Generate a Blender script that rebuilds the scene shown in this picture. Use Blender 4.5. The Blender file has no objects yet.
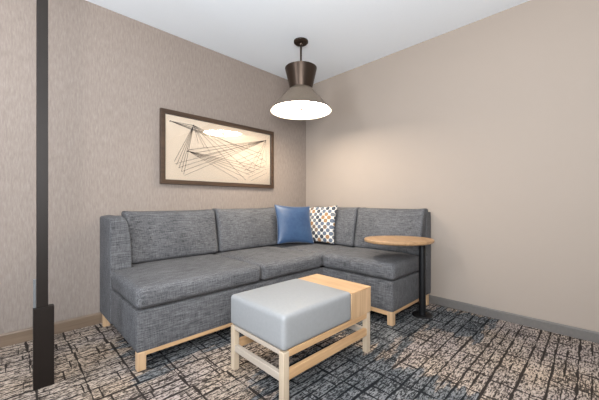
import bpy, bmesh, math, random
from mathutils import Vector, Matrix
random.seed(7)
scn = bpy.context.scene
col = scn.collection
PI = math.pi

# ------------------------------------------------------------------ materials
def lin(c):
    return tuple(((v/255)/12.92 if v/255 <= .04045 else ((v/255+.055)/1.055)**2.4) for v in c) + (1,)

class NT:
    def __init__(s, name):
        s.m = bpy.data.materials.new(name); s.m.use_nodes = True
        s.t = s.m.node_tree; s.b = s.t.nodes['Principled BSDF']; s.out = s.t.nodes['Material Output']
    def n(s, typ, **kw):
        nd = s.t.nodes.new(typ)
        for k, v in kw.items(): setattr(nd, k, v)
        return nd
    def put(s, sock, v):
        if hasattr(v, 'is_output') or isinstance(v, bpy.types.NodeSocket): s.t.links.new(v, sock)
        else: sock.default_value = v
    def math(s, op, a, b=0.0, c=0.0, clamp=False):
        nd = s.n('ShaderNodeMath', operation=op, use_clamp=clamp)
        s.put(nd.inputs[0], a); s.put(nd.inputs[1], b); s.put(nd.inputs[2], c)
        return nd.outputs[0]
    def coord(s, scale=(1,1,1), loc=(0,0,0), rot=(0,0,0)):
        tc = s.n('ShaderNodeTexCoord'); mp = s.n('ShaderNodeMapping')
        s.t.links.new(tc.outputs['Object'], mp.inputs[0])
        mp.inputs['Scale'].default_value = scale; mp.inputs['Location'].default_value = loc; mp.inputs['Rotation'].default_value = rot
        return mp.outputs[0]
    def noise(s, scale, det=2, sc=(1,1,1), rough=.5, loc=(0,0,0)):
        nd = s.n('ShaderNodeTexNoise'); s.t.links.new(s.coord(sc, loc), nd.inputs['Vector'])
        nd.inputs['Scale'].default_value = scale; nd.inputs['Detail'].default_value = det; nd.inputs['Roughness'].default_value = rough
        return nd.outputs['Fac']
    def ramp(s, fac, stops):
        nd = s.n('ShaderNodeValToRGB'); s.put(nd.inputs[0], fac); e = nd.color_ramp.elements
        while len(e) < len(stops): e.new(.5)
        for i, (p, c) in enumerate(stops): e[i].position = p; e[i].color = c if len(c) == 4 else lin(c)
        return nd.outputs[0]
    def mix(s, f, a, b, mode='MIX'):
        nd = s.n('ShaderNodeMix', data_type='RGBA', blend_type=mode)
        s.put(nd.inputs[0], f); s.put(nd.inputs[6], a); s.put(nd.inputs[7], b)
        return nd.outputs[2]
    def bump(s, h, strength=.3, dist=.002):
        nd = s.n('ShaderNodeBump'); nd.inputs['Strength'].default_value = strength; nd.inputs['Distance'].default_value = dist
        s.put(nd.inputs['Height'], h); s.t.links.new(nd.outputs[0], s.b.inputs['Normal'])
    def base(s, v): s.put(s.b.inputs['Base Color'], v)
    def set(s, **kw):
        for k, v in kw.items(): s.put(s.b.inputs[k.replace('_', ' ')], v)
        return s

def plain(name, c, rough=.5, metal=0.0, var=.06, **kw):
    t = NT(name); f = t.noise(60, 3)
    a = lin(c); lo = tuple(x*(1-var) for x in a[:3])+(1,); hi = tuple(min(1, x*(1+var)) for x in a[:3])+(1,)
    t.base(t.ramp(f, [(.3, lo), (.7, hi)])); t.set(Roughness=rough, Metallic=metal, **kw)
    return t.m

def fabric(name, lo, hi, direction):
    t = NT(name)
    sx = (12, 190, 190) if direction == 'x' else (190, 12, 190)
    a = t.noise(1, 3, sx, .6)
    b = t.noise(1, 2, (170, 170, 18), .6, (3, 1, 2))
    c = t.noise(260, 2)
    big = t.noise(3.5, 2, (1, 1, 1))
    s_ = t.math('ADD', t.math('MULTIPLY', a, .42), t.math('MULTIPLY', b, .24))
    s_ = t.math('ADD', s_, t.math('MULTIPLY', c, .24))
    s_ = t.math('ADD', s_, t.math('MULTIPLY', big, .10))
    t.base(t.ramp(s_, [(.36, lo), (.64, hi)]))
    t.set(Roughness=.95, Specular_IOR_Level=.15)
    t.bump(s_, .3, .0025)
    return t.m

def wood(name, c1, c2, axis='x'):
    t = NT(name)
    sc = {'x': (2, 45, 45), 'y': (45, 2, 45), 'z': (45, 45, 2)}[axis]
    g = t.noise(1, 4, sc, .6); h = t.noise(5, 2)
    f = t.math('ADD', t.math('MULTIPLY', g, .8), t.math('MULTIPLY', h, .2))
    t.base(t.ramp(f, [(.35, c1), (.65, c2)])); t.set(Roughness=.45)
    t.bump(g, .1, .001)
    return t.m

def wallpaper():
    t = NT('wallpaper')
    a = t.noise(1, 4, (75, 75, 14), .65)
    b = t.noise(1, 3, (170, 170, 22), .6, (5, 2, 1))
    c = t.noise(1.3, 2, (1, 1, .5))
    f = t.math('ADD', t.math('MULTIPLY', a, .5), t.math('MULTIPLY', b, .35)); f = t.math('ADD', f, t.math('MULTIPLY', c, .15))
    t.base(t.ramp(f, [(.36, (128, 116, 107)), (.5, (140, 127, 118)), (.64, (151, 139, 130))])); t.set(Roughness=.75)
    t.bump(f, .25, .002)
    return t.m

def paint(name, c, rough=.8):
    t = NT(name); f = t.noise(220, 3); a = lin(c)
    lo = tuple(x*.97 for x in a[:3])+(1,); t.base(t.ramp(f, [(.3, lo), (.7, a)])); t.set(Roughness=rough); t.bump(f, .08, .001)
    return t.m

def carpet():
    t = NT('carpet')
    tc = t.n('ShaderNodeTexCoord'); sp = t.n('ShaderNodeSeparateXYZ'); t.t.links.new(tc.outputs['Object'], sp.inputs[0])
    x, y = sp.outputs[0], sp.outputs[1]
    M = t.math
    wob = M('MULTIPLY', M('SUBTRACT', t.noise(1, 2, (9, 9, 9)), .5), .009)
    yw = M('ADD', y, M('ADD', wob, M('MULTIPLY', M('SUBTRACT', t.noise(1, 0, (.5, 4.0, 1)), .5), .05)))
    # long dark lines running along x
    R = .112
    row = M('FLOOR', M('DIVIDE', yw, R)); fy = M('FRACT', M('DIVIDE', yw, R))
    dy = M('MULTIPLY', M('MINIMUM', fy, M('SUBTRACT', 1.0, fy)), R)
    rr = t.n('ShaderNodeTexWhiteNoise', noise_dimensions='1D'); t.put(rr.inputs['W'], row); rr = rr.outputs['Value']
    # every second row band shares the offset of its short cross lines
    cell = .205
    row2 = M('FLOOR', M('DIVIDE', yw, R*2.0))
    r2 = t.n('ShaderNodeTexWhiteNoise', noise_dimensions='1D'); t.put(r2.inputs['W'], M('ADD', row2, 31.0)); r2 = r2.outputs['Value']
    xs = M('ADD', M('ADD', x, wob), M('MULTIPLY', r2, .035))
    cx_ = M('DIVIDE', xs, cell); fx = M('FRACT', cx_)
    dx = M('MULTIPLY', M('MINIMUM', fx, M('SUBTRACT', 1.0, fx)), cell)
    # finer cross lines
    cx2 = M('DIVIDE', M('ADD', xs, M('MULTIPLY', rr, .3)), .17); fx2 = M('FRACT', cx2)
    dx2 = M('MULTIPLY', M('MINIMUM', fx2, M('SUBTRACT', 1.0, fx2)), .17)
    brk = t.noise(1, 2, (7, 20, 1), .6); brk2 = t.noise(1, 2, (22, 7, 1), .6, (4, 7, 0))
    w1 = M('MULTIPLY', M('SUBTRACT', brk, .30), .034)
    l1 = M('SUBTRACT', 1.0, M('DIVIDE', dy, M('MAXIMUM', w1, .0016)), clamp=True)
    w2 = M('MULTIPLY', M('SUBTRACT', brk2, .31), .036)
    l2 = M('SUBTRACT', 1.0, M('DIVIDE', dx, M('MAXIMUM', w2, .001)), clamp=True)
    w3 = M('MULTIPLY', M('SUBTRACT', brk2, .40), .03)
    l3 = M('SUBTRACT', 1.0, M('DIVIDE', dx2, M('MAXIMUM', w3, .0005)), clamp=True)
    fh = M('FRACT', M('ADD', M('DIVIDE', yw, R), .5)); dh = M('MULTIPLY', M('MINIMUM', fh, M('SUBTRACT', 1.0, fh)), R)
    w4 = M('MULTIPLY', M('SUBTRACT', t.noise(1, 2, (5, 18, 1), .6, (6, 1, 0)), .40), .034)
    l4 = M('SUBTRACT', 1.0, M('DIVIDE', dh, M('MAXIMUM', w4, .0004)), clamp=True)
    lines = M('MAXIMUM', M('MAXIMUM', M('MAXIMUM', l1, l4), l2), l3)
    lines = M('MULTIPLY', lines, 3.0, clamp=True)
    # dashes of dark yarn along x, and speckle
    st = t.noise(1, 3, (28, 100, 1), .7, (2, 9, 0)); amt = t.noise(1, 2, (4.5, 7, 1), .5, (8, 3, 0))
    thr = M('SUBTRACT', .62, M('MULTIPLY', amt, .26))
    dash = M('MULTIPLY', M('SUBTRACT', st, thr), 14.0, clamp=True)
    sp2 = t.noise(1, 2, (42, 100, 1), .7, (1, 4, 0))
    dash2 = M('MULTIPLY', M('SUBTRACT', sp2, .51), 14.0, clamp=True)
    dark = M('MAXIMUM', M('MULTIPLY', lines, .95), M('MAXIMUM', M('MULTIPLY', dash, .9), M('MULTIPLY', dash2, .85)))
    # colour fields of the pattern
    edge = M('MULTIPLY', M('SUBTRACT', t.noise(1, 2, (3.5, 16, 1), .6, (3, 3, 0)), .5), .55)
    blue = None
    for (x0, x1, y0, y1) in BLUE:
        a = M('SUBTRACT', M('ABSOLUTE', M('SUBTRACT', x, (x0+x1)/2)), (x1-x0)/2)
        b = M('SUBTRACT', M('ABSOLUTE', M('SUBTRACT', y, (y0+y1)/2)), (y1-y0)/2)
        k = M('MULTIPLY', M('SUBTRACT', edge, M('MAXIMUM', a, b)), 22.0, clamp=True)
        blue = k if blue is None else M('MAXIMUM', blue, k)
    tone = t.noise(1, 1, (1.6, 2.6, 1), .5, (0, 5, 0))
    warm = t.ramp(tone, [(.35, (184, 170, 163)), (.5, (196, 179, 165)), (.65, (204, 182, 161))])
    cool = t.ramp(t.noise(1, 2, (6, 9, 1)), [(.3, (106, 110, 113)), (.7, (150, 150, 151))])
    base = t.mix(blue, warm, cool)
    base = t.mix(M('MULTIPLY', sp2, .22), base, lin((90, 80, 74)))
    ink = t.mix(blue, lin((24, 19, 18)), lin((16, 18, 22)))
    t.base(t.mix(dark, base, ink))
    t.set(Roughness=1.0, Specular_IOR_Level=.08)
    t.bump(M('SUBTRACT', sp2, M('MULTIPLY', dark, .6)), .6, .004)
    return t.m

BLUE = [(-2.05, -1.25, -2.45, -1.50), (-2.45, -1.2, -1.09, -.5), (-1.2, -.1, -1.95, -1.0), (-.6, -.02, -2.3, -1.75)]

MAT = dict(
    fab_x=fabric('grey tweed', (44, 44, 46), (122, 121, 123), 'x'),
    fab_y=fabric('grey tweed crosswise', (44, 44, 46), (122, 121, 123), 'y'),
    wallpaper=wallpaper(), paint=paint('beige paint', (160, 147, 136)), ceil=paint('ceiling paint', (238, 243, 248)),
    carpet=carpet(),
    base_brown=wood('brown baseboard', (104, 86, 70), (128, 108, 90)),
    base_grey=plain('grey baseboard', (104, 99, 95), .5),
    oak_x=wood('oak', (184, 144, 104), (208, 170, 128), 'x'),
    oak_y=wood('oak crosswise', (184, 144, 104), (208, 170, 128), 'y'),
    oak_z=wood('oak upright', (184, 150, 114), (208, 174, 138), 'z'),
    daylit_oak_y=wood('daylit oak crosswise', (170, 156, 142), (192, 180, 166), 'y'),  # same oak, with the paling by daylight from the left put into the colour
    daylit_oak_z=wood('daylit oak upright', (178, 158, 136), (200, 182, 158), 'z'),
    top_wood=wood('tabletop wood', (150, 116, 84), (182, 146, 108), 'y'),
    vinyl=plain('grey vinyl', (142, 143, 144), .5, 0, .03),
    black=plain('black metal', (18, 18, 20), .4, .2),
    bronze=plain('bronze metal', (62, 50, 42), .36, .75),
    bronze_lo=plain('bronze shade', (140, 126, 112), .42, .7),
    inner=plain('white enamel', (240, 232, 215), .5),
    post=plain('dark bronze post', (28, 21, 17), .5, 0, .06, Specular_IOR_Level=.25),
    plate=plain('grey metal plate', (128, 130, 132), .35, .5),
    frame=wood('bronze brown frame', (52, 36, 24), (74, 54, 38), 'x'),
    mat=paint('cream mat', (234, 215, 193)),
    string=plain('brown string', (58, 42, 36), .8),
)
# blue satin
def satin():
    t = NT('blue satin'); f = t.noise(1, 3, (30, 30, 200)); g = t.noise(3, 2)
    t.base(t.ramp(t.math('ADD', t.math('MULTIPLY', f, .4), t.math('MULTIPLY', g, .6)), [(.3, (30, 54, 88)), (.7, (56, 80, 110))]))
    t.set(Roughness=.38, Sheen_Weight=.6, Sheen_Roughness=.35); t.bump(f, .15, .001)
    return t.m
MAT['blue'] = satin()
def pattern():
    t = NT('geometric print'); M = t.math
    v = t.n('ShaderNodeTexVoronoi', voronoi_dimensions='2D'); v.inputs['Randomness'].default_value = 0.0
    v.inputs['Scale'].default_value = 1.0
    t.t.links.new(t.coord((19, 19, 19), (0, 0, 0), (0, 0, PI/4)), v.inputs['Vector'])
    d = M('MULTIPLY', M('SUBTRACT', .49, v.outputs['Distance']), 18.0, clamp=True)
    core = M('MULTIPLY', M('SUBTRACT', .04, v.outputs['Distance']), 18.0, clamp=True)
    n = t.noise(1, 1, (7, 5, 3), .5, (.9, .2, 0))
    sp = t.n('ShaderNodeSeparateColor'); t.t.links.new(v.outputs['Color'], sp.inputs[0])
    c = t.ramp(sp.outputs[0], [(0, (52, 56, 66)), (.30, (96, 98, 104)), (.42, (146, 108, 74)), (.56, (110, 92, 80)), (.62, (88, 96, 110))])
    c.node.color_ramp.interpolation = 'CONSTANT'
    k = t.mix(d, lin((216, 209, 198)), c); k = t.mix(core, k, lin((205, 196, 182)))
    t.base(k); t.set(Roughness=.85)
    return t.m
MAT['pattern'] = pattern()
def glow():
    t = NT('lamp diffuser'); t.base(lin((255, 250, 240)))
    t.set(Emission_Color=(1, .90, .76, 1), Emission_Strength=GLOW, Roughness=.6)
    return t.m
GLOW = 44.0
MAT['glow'] = glow()
MAT['mat'].node_tree.nodes['Principled BSDF'].inputs['Specular IOR Level'].default_value = .1
def pane():
    m = bpy.data.materials.new('picture glass'); m.use_nodes = True; t = m.node_tree; t.nodes.clear()
    o = t.nodes.new('ShaderNodeOutputMaterial'); mx = t.nodes.new('ShaderNodeMixShader'); fr = t.nodes.new('ShaderNodeFresnel')
    tr = t.nodes.new('ShaderNodeBsdfTransparent'); gl = t.nodes.new('ShaderNodeBsdfGlossy'); nz = t.nodes.new('ShaderNodeTexNoise')
    nz.inputs['Scale'].default_value = 2.0
    mr = t.nodes.new('ShaderNodeMapRange'); mr.inputs[3].default_value = .02; mr.inputs[4].default_value = .03
    t.links.new(nz.outputs[0], mr.inputs[0]); t.links.new(mr.outputs[0], gl.inputs['Roughness'])
    fr.inputs['IOR'].default_value = 1.5
    t.links.new(fr.outputs[0], mx.inputs[0]); t.links.new(tr.outputs[0], mx.inputs[1]); t.links.new(gl.outputs[0], mx.inputs[2])
    t.links.new(mx.outputs[0], o.inputs[0])
    return m
MAT['pane'] = pane()

# ------------------------------------------------------------------ helpers
def obj(name, bm, mat, parent=None, smooth=True, loc=None, bevel=0, mw=None, seg=2):
    me = bpy.data.meshes.new(name); bmesh.ops.recalc_face_normals(bm, faces=bm.faces[:]); bm.to_mesh(me); bm.free()
    if smooth:
        for p in me.polygons: p.use_smooth = True
        me.set_sharp_from_angle(angle=math.radians(38))
    o = bpy.data.objects.new(name, me); col.objects.link(o); me.materials.append(MAT[mat])
    if parent: o.parent = parent
    if mw is not None: o.matrix_basis = mw
    elif loc: o.location = loc
    if bevel:
        b = o.modifiers.new('bevel', 'BEVEL'); b.width = bevel; b.segments = seg; b.limit_method = 'ANGLE'
    return o
def empty(name, loc, label, cat):
    o = bpy.data.objects.new(name, None); col.objects.link(o); o.location = loc; o.empty_display_size = .1
    o['label'] = label; o['category'] = cat; o.empty_display_size = .05
    return o
def struct(name, bm, mat, **kw):
    o = obj(name, bm, mat, smooth=False, **kw); o['kind'] = 'structure'; return o
def box(x0, x1, y0, y1, z0, z1, bm=None, off=(0, 0, 0)):
    bm = bm or bmesh.new()
    v = [bm.verts.new((x-off[0], y-off[1], z-off[2])) for x in (x0, x1) for y in (y0, y1) for z in (z0, z1)]
    for f in ((0,1,3,2),(4,6,7,5),(0,4,5,1),(2,3,7,6),(0,2,6,4),(1,5,7,3)): bm.faces.new([v[i] for i in f])
    return bm
def prism(pts, axis, a, b):
    """outline in the plane across 'axis', extruded from a to b"""
    bm = bmesh.new()
    def mk(p, t): return {'x': (t, p[0], p[1]), 'y': (p[0], t, p[1]), 'z': (p[0], p[1], t)}[axis]
    A = [bm.verts.new(mk(p, a)) for p in pts]; B = [bm.verts.new(mk(p, b)) for p in pts]
    n = len(pts)
    for i in range(n): bm.faces.new((A[i], A[(i+1) % n], B[(i+1) % n], B[i]))
    bm.faces.new(A); bm.faces.new(B[::-1]); return bm
def lathe(prof, seg=64, closed=False, bm=None):
    bm = bm or bmesh.new(); rings = []
    for r, z in prof:
        if r < 1e-6: rings.append([bm.verts.new((0, 0, z))])
        else: rings.append([bm.verts.new((r*math.cos(2*PI*i/seg), r*math.sin(2*PI*i/seg), z)) for i in range(seg)])
    prs = list(zip(rings, rings[1:]))
    if closed: prs.append((rings[-1], rings[0]))
    for A, B in prs:
        for i in range(seg):
            j = (i+1) % seg
            if len(A) == 1 and len(B) == 1: continue
            if len(A) == 1: bm.faces.new((A[0], B[i], B[j]))
            elif len(B) == 1: bm.faces.new((A[i], A[j], B[0]))
            else: bm.faces.new((A[i], A[j], B[j], B[i]))
    return bm
def soft_box(x0, x1, y0, y1, z0, z1, r=.03, puff=(0, 0, 0), n=(18, 18, 8), warp=None):
    """upholstered block: rounded edges, each pair of faces bulging by puff"""
    bm = bmesh.new(); c = Vector(((x0+x1)/2, (y0+y1)/2, (z0+z1)/2)); h = Vector(((x1-x0)/2, (y1-y0)/2, (z1-z0)/2))
    cache = {}
    def par(i, k):   # nodes denser near the ends
        t = 2*i/k-1; return math.sin(t*PI/2)*.55+t*.45
    def vert(i, j, k):
        key = (i, j, k)
        if key in cache: return cache[key]
        u = Vector((par(i, n[0]), par(j, n[1]), par(k, n[2])))
        p = Vector((u.x*h.x, u.y*h.y, u.z*h.z))
        q = Vector([max(-(h[a]-r), min(h[a]-r, p[a])) for a in range(3)])
        dlt = p-q
        if dlt.length > 1e-9:
            # superellipse-ish projection to the rounding radius
            p = q + dlt.normalized()*r
        b = Vector(((1-u.y**2)*(1-u.z**2)*puff[0]*u.x, (1-u.x**2)*(1-u.z**2)*puff[1]*u.y, (1-u.x**4)*(1-u.y**4)*puff[2]*u.z))
        p = p + b + c
        if warp: p = warp(p)
        cache[key] = bm.verts.new(p); return cache[key]
    for a, (i0, j0) in enumerate(((1, 2), (2, 0), (0, 1))):
        for e in (0, n[a]):
            for i in range(n[i0]):
                for j in range(n[j0]):
                    ks = []
                    for di, dj in ((0,0),(1,0),(1,1),(0,1)):
                        t = [0, 0, 0]; t[a] = e; t[i0] = i+di; t[j0] = j+dj; ks.append(vert(*t))
                    try: bm.faces.new(ks if e else ks[::-1])
                    except ValueError: pass
    return bm

# ------------------------------------------------------------------ room
H = 2.62; FAR = -5.4
struct('floor', box(FAR, .12, FAR, .12, -.1, 0), 'carpet')
struct('ceiling', box(FAR, .12, FAR, .12, H, H+.1), 'ceil')
struct('wall_back', box(FAR, .12, 0, .12, 0, H), 'wallpaper')
struct('wall_right', box(0, .12, FAR, 0, 0, H), 'paint')
struct('baseboard_back', prism([(0, 0), (-.013, 0), (-.013, .078), (-.008, .088), (0, .09)], 'x', FAR, -.013), 'base_brown')
struct('baseboard_right', prism([(0, 0), (-.013, 0), (-.013, .066), (-.006, .075), (0, .076)], 'y', FAR, 0), 'base_grey')

# ------------------------------------------------------------------ sofa
L = -2.45; FY = -1.0; FX = -.79; EY = -1.735
sofa = empty('sectional_sofa', (0, 0, 0), 'charcoal grey tweed L-shaped corner sofa on a low oak rail', 'sofa')
# upholstered bases
obj('seat_base', soft_box(L, FX+.02, FY, -.374, .108, .356, .014, (0, .004, 0)), 'fab_x', sofa)
obj('seat_base', soft_box(FX, -.10, EY, FY+.03, .108, .356, .014, (.003, .004, 0)), 'fab_y', sofa)
# backs
obj('back_frame', soft_box(L+.02, -.014, -.125, -.014, .10, .885, .02), 'fab_x', sofa)
obj('back_frame', soft_box(-.125, -.014, EY, -.12, .10, .905, .012), 'fab_y', sofa)
# arm: flared wing with a curved inner edge
arm_prof = [(L, .10), (L, .872), (L+.008, .884), (L+.07, .893), (L+.098, .875), (L+.118, .83), (L+.130, .77), (L+.138, .68), (L+.142, .58), (L+.145, .45), (L+.145, .30), (L+.145, .10)]
obj('arm', prism(arm_prof, 'y', -.372, -.014), 'fab_x', sofa, bevel=.009, seg=3)
# seat cushions
def warp1(p):
    f = max(0, min(1, (p.y+.40)/.03)); f = f*f*(3-2*f)
    if p.x < -1.99:
        k = (-1.99-p.x)/(2.455-1.99); p.x += f*k*.155
    return p
obj('seat_cushion', soft_box(L-.004, -1.540, FY-.012, -.19, .362, .492, .036, (0, .012, .016), (34, 30, 10), warp1), 'fab_x', sofa)
obj('seat_cushion', soft_box(-1.534, -.812, FY-.012, -.19, .362, .492, .036, (0, .012, .016), (26, 26, 10)), 'fab_x', sofa)
obj('seat_cushion', soft_box(-.807, -.19, -.975, -.19, .362, .490, .034, (0, 0, .016), (24, 26, 10)), 'fab_x', sofa)
obj('seat_cushion', soft_box(FX-.004, -.17, EY-.008, -.98, .362, .496, .034, (.010, .006, .018), (24, 28, 10)), 'fab_y', sofa)
# back cushions, leaning back, fuller at the foot
def back_x(x0, x1, hgt, ear=.012):
    cx_ = (x0+x1)/2; hw = (x1-x0)/2
    def w(p):
        s = (p.z-.49)/.43
        if p.y < -.15: p.y += .085*s                      # front leans
        p.z += ear*abs((p.x-cx_)/hw)**6*max(0, s)
        return p
    obj('back_cushion', soft_box(x0, x1, -.285, -.10, .50, hgt, .034, (-.012, .036, 0), (28, 10, 20), w), 'fab_x', sofa)
def back_y(y0, y1, hgt, ear=.012):
    cy_ = (y0+y1)/2; hw = (y1-y0)/2
    def w(p):
        s = (p.z-.49)/.43
        if p.x < -.15: p.x += .085*s
        p.z += ear*abs((p.y-cy_)/hw)**6*max(0, s)
        return p
    obj('back_cushion', soft_box(-.285, -.10, y0, y1, .50, hgt, .034, (.036, -.012, 0), (10, 28, 20), w), 'fab_y', sofa)
back_x(-2.315, -1.507, .918); back_x(-1.497, -.690, .926); back_x(-.682, -.215, .930, .006)
back_y(-.984, -.300, .936, .006); back_y(-1.738, -.991, .930)
# oak rails
obj('base_rail', box(L+.012, FX+.04, FY+.006, FY+.05, .084, .110), 'oak_x', sofa, bevel=.003)
obj('base_rail', box(FX+.006, FX+.05, EY+.006, FY+.03, .074, .110), 'oak_y', sofa, bevel=.003)
obj('base_rail', box(FX+.05, -.06, EY+.006, EY+.046, .084, .110), 'oak_x', sofa, bevel=.003)
for (x, y) in ((L+.006, FY+.004), (-1.60, FY+.03), (L+.006, -.12), (FX+.002, EY+.003), (-.110, EY+.003), (-.110, -.12)):
    obj('leg', box(x, x+.048, y, y+.048, 0, .108), 'oak_z', sofa, bevel=.003)

# ------------------------------------------------------------------ pillows
def pillow(name, label, mat, w, h, t, centre, normal, lean, roll=0):
    bm = bmesh.new(); N = 28; F = []
    for side in (1, -1):
        g = []
        for i in range(N+1):
            row = []
            for j in range(N+1):
                u, v = math.sin((2*i/N-1)*PI/2), math.sin((2*j/N-1)*PI/2)
                k = max(0, (1-u*u)*(1-v*v))
                th = t/2*k**.42
                x = w/2*u*(1-.085*(1-v*v)); y = h/2*v*(1-.085*(1-u*u))
                th *= 1+.10*math.sin(9*u+4*v)*(abs(u)**3)*(1-abs(v)**4) + .06*math.sin(11*v+2*u)*abs(v)**2
                key = None
                row.append(bm.verts.new((x, y, side*th)))
            g.append(row)
        for i in range(N):
            for j in range(N):
                q = [g[i][j], g[i+1][j], g[i+1][j+1], g[i][j+1]]
                bm.faces.new(q if side > 0 else q[::-1])
    bmesh.ops.remove_doubles(bm, verts=bm.verts[:], dist=1e-5)
    n = Vector(normal).normalized()
    zf = (n*math.cos(lean)+Vector((0, 0, 1))*math.sin(lean)).normalized()
    xf = Vector((0, 0, 1)).cross(zf).normalized(); yf = zf.cross(xf)
    m = Matrix((xf, yf, zf)).transposed().to_4x4() @ Matrix.Rotation(roll, 4, 'Z')
    m.translation = Vector(centre)
    o = obj(name, bm, mat, mw=m); o['label'] = label; o['category'] = 'pillow'
    return o
pillow('throw_pillow', 'plain blue satin throw pillow leaning in the sofa corner', 'blue', .46, .46, .13, (-.632, -.425, .742), (-.30, -.95, 0), math.radians(19), math.radians(-3))
pillow('throw_pillow', 'white throw pillow printed with grey and orange geometric shapes', 'pattern', .45, .45, .12, (-.345, -.560, .735), (-1, -.12, 0), math.radians(13), math.radians(2))

# ------------------------------------------------------------------ ottoman with tray end
ox0, ox1, oy0, oy1 = -2.035, -1.254, -1.825, -1.335; xs = -1.472
ott = empty('ottoman_table', (0, 0, 0), 'grey vinyl ottoman bench with an oak table end and open oak legs', 'ottoman')
obj('seat_pad', soft_box(ox0, xs, oy0, oy1, .268, .444, .020, (.002, .002, .010), (26, 24, 14)), 'vinyl', ott)
tray = obj('table_end', box(xs+.001, ox1, oy0+.003, oy1-.003, .268, .428), 'oak_z', ott, bevel=.002)
obj('table_top', box(xs+.001, ox1+.001, oy0+.001, oy1-.001, .4285, .436), 'oak_y', ott, bevel=.002)
lw = .037
for x in (ox0+.004, ox1-lw-.004):
    for y in (oy0+.005, oy1-lw-.005):
        obj('leg', box(x, x+lw, y, y+lw, 0, .262), 'daylit_oak_z', ott, bevel=.0025)
for y in (oy0+.007, oy1-lw+.009):
    obj('apron', box(ox0+.005+lw, ox1-lw-.005, y, y+.026, .232, .266), 'oak_x', ott, bevel=.002)
    obj('stretcher', box(ox0+.005+lw, ox1-lw-.005, y, y+.026, .118, .164), 'oak_x', ott, bevel=.002)
for x in (ox0+.007, ox1-lw+.009):
    obj('apron', box(x, x+.026, oy0+.006+lw, oy1-lw-.006, .242, .266), 'daylit_oak_y', ott, bevel=.002)
    obj('stretcher', box(x, x+.026, oy0+.006+lw, oy1-lw-.006, .112, .150), 'daylit_oak_y', ott, bevel=.002)

# ------------------------------------------------------------------ side table
st = empty('side_table', (-.378, -1.80, 0), 'small round wood-topped side table with black pole overlapping the sofa end', 'side table')
bm = lathe([(0, .638), (.280, .636), (.302, .644), (.306, .650), (.306, .664), (.302, .668), (0, .668)], 96)
obj('table_top', bm, 'top_wood', st, loc=(-.560+.378, -1.668+1.80, .012)).matrix_basis = Matrix.Translation((-.560+.378, -1.668+1.80, .012)) @ Matrix.Rotation(-PI/4, 4, 'Z') @ Matrix.Diagonal((.965, .76, 1, 1))
obj('pole', lathe([(0, .0105), (.028, .010), (.028, .640), (0, .640)], 32), 'black', st)
obj('mounting_plate', lathe([(0, .636), (.07, .636), (.07, .6475), (0, .6475)], 32), 'black', st, loc=(-.02, .02, 0))
obj('base_plate', lathe([(0, 0), (.088, 0), (.088, .006), (.084, .010), (0, .010)], 48), 'black', st)

# ------------------------------------------------------------------ pendant
pl = empty('pendant_lamp', (-.888, -.791, H), 'bronze hourglass-shaped pendant lamp with glowing diffuser hanging from the ceiling', 'lamp')
z = lambda v: v-H
obj('ceiling_canopy', lathe([(0, z(2.618)), (.072, z(2.618)), (.072, z(2.604)), (.062, z(2.594)), (.02, z(2.590)), (.014, z(2.575)), (0, z(2.575))], 40), 'bronze', pl)
obj('rod', lathe([(0, z(2.59)), (.010, z(2.59)), (.010, z(2.20)), (0, z(2.20))], 20), 'bronze', pl)
obj('upper_shade', lathe([(.113, z(2.138)), (.160, z(2.343)), (.157, z(2.343)), (.012, z(2.335)), (.012, z(2.331)), (.154, z(2.335)), (.110, z(2.138))], 72, True), 'bronze', pl)
lower = obj('lower_shade', lathe([(.100, z(2.166)), (.103, z(2.145)), (.309, z(1.916)), (.309, z(1.912)), (.3065, z(1.912)), (.3065, z(1.915)), (.101, z(2.148)), (.09, z(2.148)), (.09, z(2.166))], 96, True), 'bronze_lo', pl)
# inner lining, separate white enamel surface of the shade
obj('shade_lining', lathe([(.3055, z(1.9125)), (.098, z(2.145)), (.097, z(2.145)), (.3035, z(1.9125))], 96, True), 'inner', pl)
obj('diffuser', lathe([(0, z(1.950)), (.252, z(1.950)), (.252, z(1.956)), (0, z(1.956))], 72), 'glow', pl)
obj('finial', lathe([(0, z(1.915)), (.016, z(1.918)), (.021, z(1.926)), (.016, z(1.935)), (.006, z(1.9495)), (0, z(1.9495))], 24), 'bronze', pl)

# ------------------------------------------------------------------ picture
ax0, ax1, az0, az1 = -1.975, -.616, 1.172, 1.878; fw = .042
pic = empty('framed_art', ((ax0+ax1)/2, 0, (az0+az1)/2), 'wide bronze-brown framed string artwork behind glass on the wallpapered wall', 'picture')
off = (pic.location.x, 0, pic.location.z)
bm = bmesh.new()
def ring(y, i):
    return [bm.verts.new((a-off[0], y, b-off[2])) for a, b in ((ax0+i, az0+i), (ax1-i, az0+i), (ax1-i, az1-i), (ax0+i, az1-i))]
rs = [ring(-.002, 0), ring(-.038, 0), ring(-.040, .002), ring(-.040, fw-.002), ring(-.037, fw), ring(-.002, fw)]
for A, B in zip(rs, rs[1:]+rs[:1]):
    for i in range(4): bm.faces.new((A[i], A[(i+1) % 4], B[(i+1) % 4], B[i]))
obj('picture_frame', bm, 'frame', pic, smooth=False)
obj('backing_board', box(ax0+fw, ax1-fw, -.010, -.002, az0+fw, az1-fw, off=off), 'mat', pic, smooth=False)
obj('glass', box(ax0+fw, ax1-fw, -.0335, -.0320, az0+fw, az1-fw, off=off), 'pane', pic, smooth=False)
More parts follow.
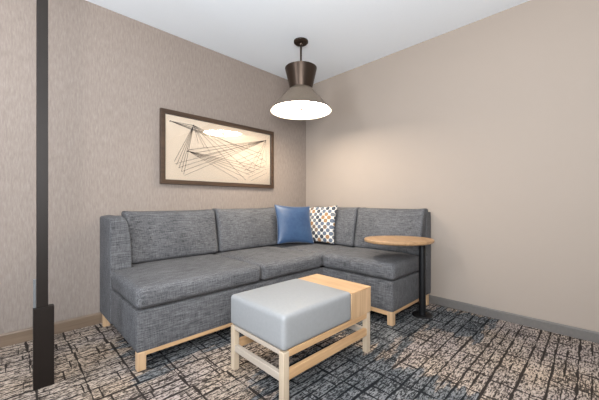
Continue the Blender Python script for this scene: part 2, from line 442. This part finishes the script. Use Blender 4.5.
# strings: thin stretched threads between pins, a little off the board
bm = bmesh.new()
def thread(a, b, r=.0013, y0=-.0215, y1=-.0195):
    r *= .95
    a = Vector((a[0]-off[0], y0, a[1]-off[2])); b = Vector((b[0]-off[0], y1, b[1]-off[2])); d = (b-a).normalized()
    s = d.cross(Vector((0, 1, 0))).normalized()*r; n = Vector((0, 1, 0))*r
    A = [bm.verts.new(a+q) for q in (s, n, -s, -n)]; B = [bm.verts.new(b+q) for q in (s, n, -s, -n)]
    for i in range(4): bm.faces.new((A[i], A[(i+1) % 4], B[(i+1) % 4], B[i]))
    bm.faces.new(A); bm.faces.new(B[::-1])
lerp = lambda a, b, t: (a[0]+(b[0]-a[0])*t, a[1]+(b[1]-a[1])*t)
pA, pB, pC, pD = (-1.883, 1.774), (-1.652, 1.774), (-1.709, 1.507), (-.734, 1.756)
for k in range(5):
    thread(pB, lerp((-1.845, 1.390), (-1.752, 1.272), k/4), .0016)
for k in range(3):
    thread(pB, lerp((-1.60, 1.60), (-1.47, 1.52), k/2), .0012, -.024)
for k in range(4):
    thread(pD, lerp((-1.835, 1.37), (-1.745, 1.262), k/3), .0014, -.026)
for k in range(3):
    thread(pD, lerp((-1.709, 1.52), (-1.62, 1.46), k/2), .0016, -.026, -.024)
for k in range(6):
    thread(pC, lerp((-1.12, 1.255), (-.73, 1.42), k/5), .0014, -.0235, -.013)
for k in range(4):
    thread(pB, lerp((-1.02, 1.252), (-.72, 1.50), k/3), .0013, -.0275, -.015)
for k in range(4):
    thread(pA, lerp(pB, (-1.50, 1.69), k/3), .0017, -.0215)
thread(pA, (-.80, 1.585), .0018)
for k in range(7):
    thread(lerp((-.80, 1.62), (-.71, 1.36), k/6), lerp((-1.15, 1.47), (-.95, 1.25), k/6), .0013)
for k in range(4):
    thread(pD, lerp((-1.0, 1.36), (-.72, 1.45), k/3), .0012, -.027, -.013)
obj('string_pattern', bm, 'string', pic, smooth=False)
for p in (pA, pB, pC, pD):
    obj('pin', box(p[0]-.004, p[0]+.004, -.029, -.010, p[1]-.004, p[1]+.004, None, off), 'string', pic, smooth=False)

# ------------------------------------------------------------------ post
po = empty('metal_post', (-2.847, -.78, 0), 'dark bronze floor-to-ceiling metal post with a wide base cover near the wall', 'post')
o3 = (-2.847, -.78, 0)
obj('base_cover', box(-2.890, -2.804, -.796, -.752, 0, .432, off=o3), 'post', po, bevel=.0015)
obj('pole', box(-2.876, -2.829, -.792, -.757, .4325, H, off=o3), 'post', po, bevel=.0015)
obj('bracket', box(-2.889, -2.8775, -.775, -.762, .4325, .585, off=o3), 'plate', po, bevel=.001, smooth=False)

# ------------------------------------------------------------------ light
def area(name, loc, target, sx, sy, power, c=(1, 1, 1)):
    l = bpy.data.lights.new(name, 'AREA'); l.shape = 'RECTANGLE'; l.size = sx; l.size_y = sy; l.energy = power; l.color = c
    o = bpy.data.objects.new(name, l); col.objects.link(o); o.location = loc
    o.rotation_euler = (Vector(target)-Vector(loc)).to_track_quat('-Z', 'Y').to_euler(); return o
area('rear_fill_light', (-4.9, -4.6, 1.6), (-1, -1, 1.0), 2.2, 1.8, 8, (.93, .97, 1))  # added fill from behind the camera, no known window there
area('daylight_from_left', (-4.7, -1.9, .95), (-1, -1.7, .6), 1.3, 1.3, 40, (.68, .83, 1))
area('hall_ceiling_light', (-4.4, -1.25, 2.15), (0, -.65, 1.9), .3, .3, 34, (.95, .97, 1))
area('ceiling_fill_light', (-3.25, -3.25, 1.5), (-1.7, -1.7, 2.62), 1.2, 1.2, 150, (.97, .99, 1))  # added unseen fill aimed up to brighten the ceiling, not a fixture
w = bpy.data.worlds.new('World'); scn.world = w; w.use_nodes = True
bg = w.node_tree.nodes['Background']; bg.inputs[0].default_value = (.97, .985, 1, 1); bg.inputs[1].default_value = .12

# ------------------------------------------------------------------ camera
f = 295.0; ang = math.radians(45.4)
d = Vector((math.cos(ang), math.sin(ang), 0)); r = Vector((math.sin(ang), -math.cos(ang), 0))
cam = bpy.data.cameras.new('Camera'); co = bpy.data.objects.new('Camera', cam); col.objects.link(co)
Dp = f/71; loc = -(Dp*d + 6.5/f*Dp*r); loc.z = 1.0; co.location = loc
co.rotation_euler = (PI/2, 0, ang-PI/2)
cam.sensor_width = 36; cam.lens = 36*f/599; cam.shift_y = 2.0/599; cam.clip_start = .05
scn.camera = co
vs = scn.view_settings; vs.view_transform = 'Standard'; vs.look = 'None'; vs.gamma = 1; vs.use_curve_mapping = False; vs.exposure = -.22
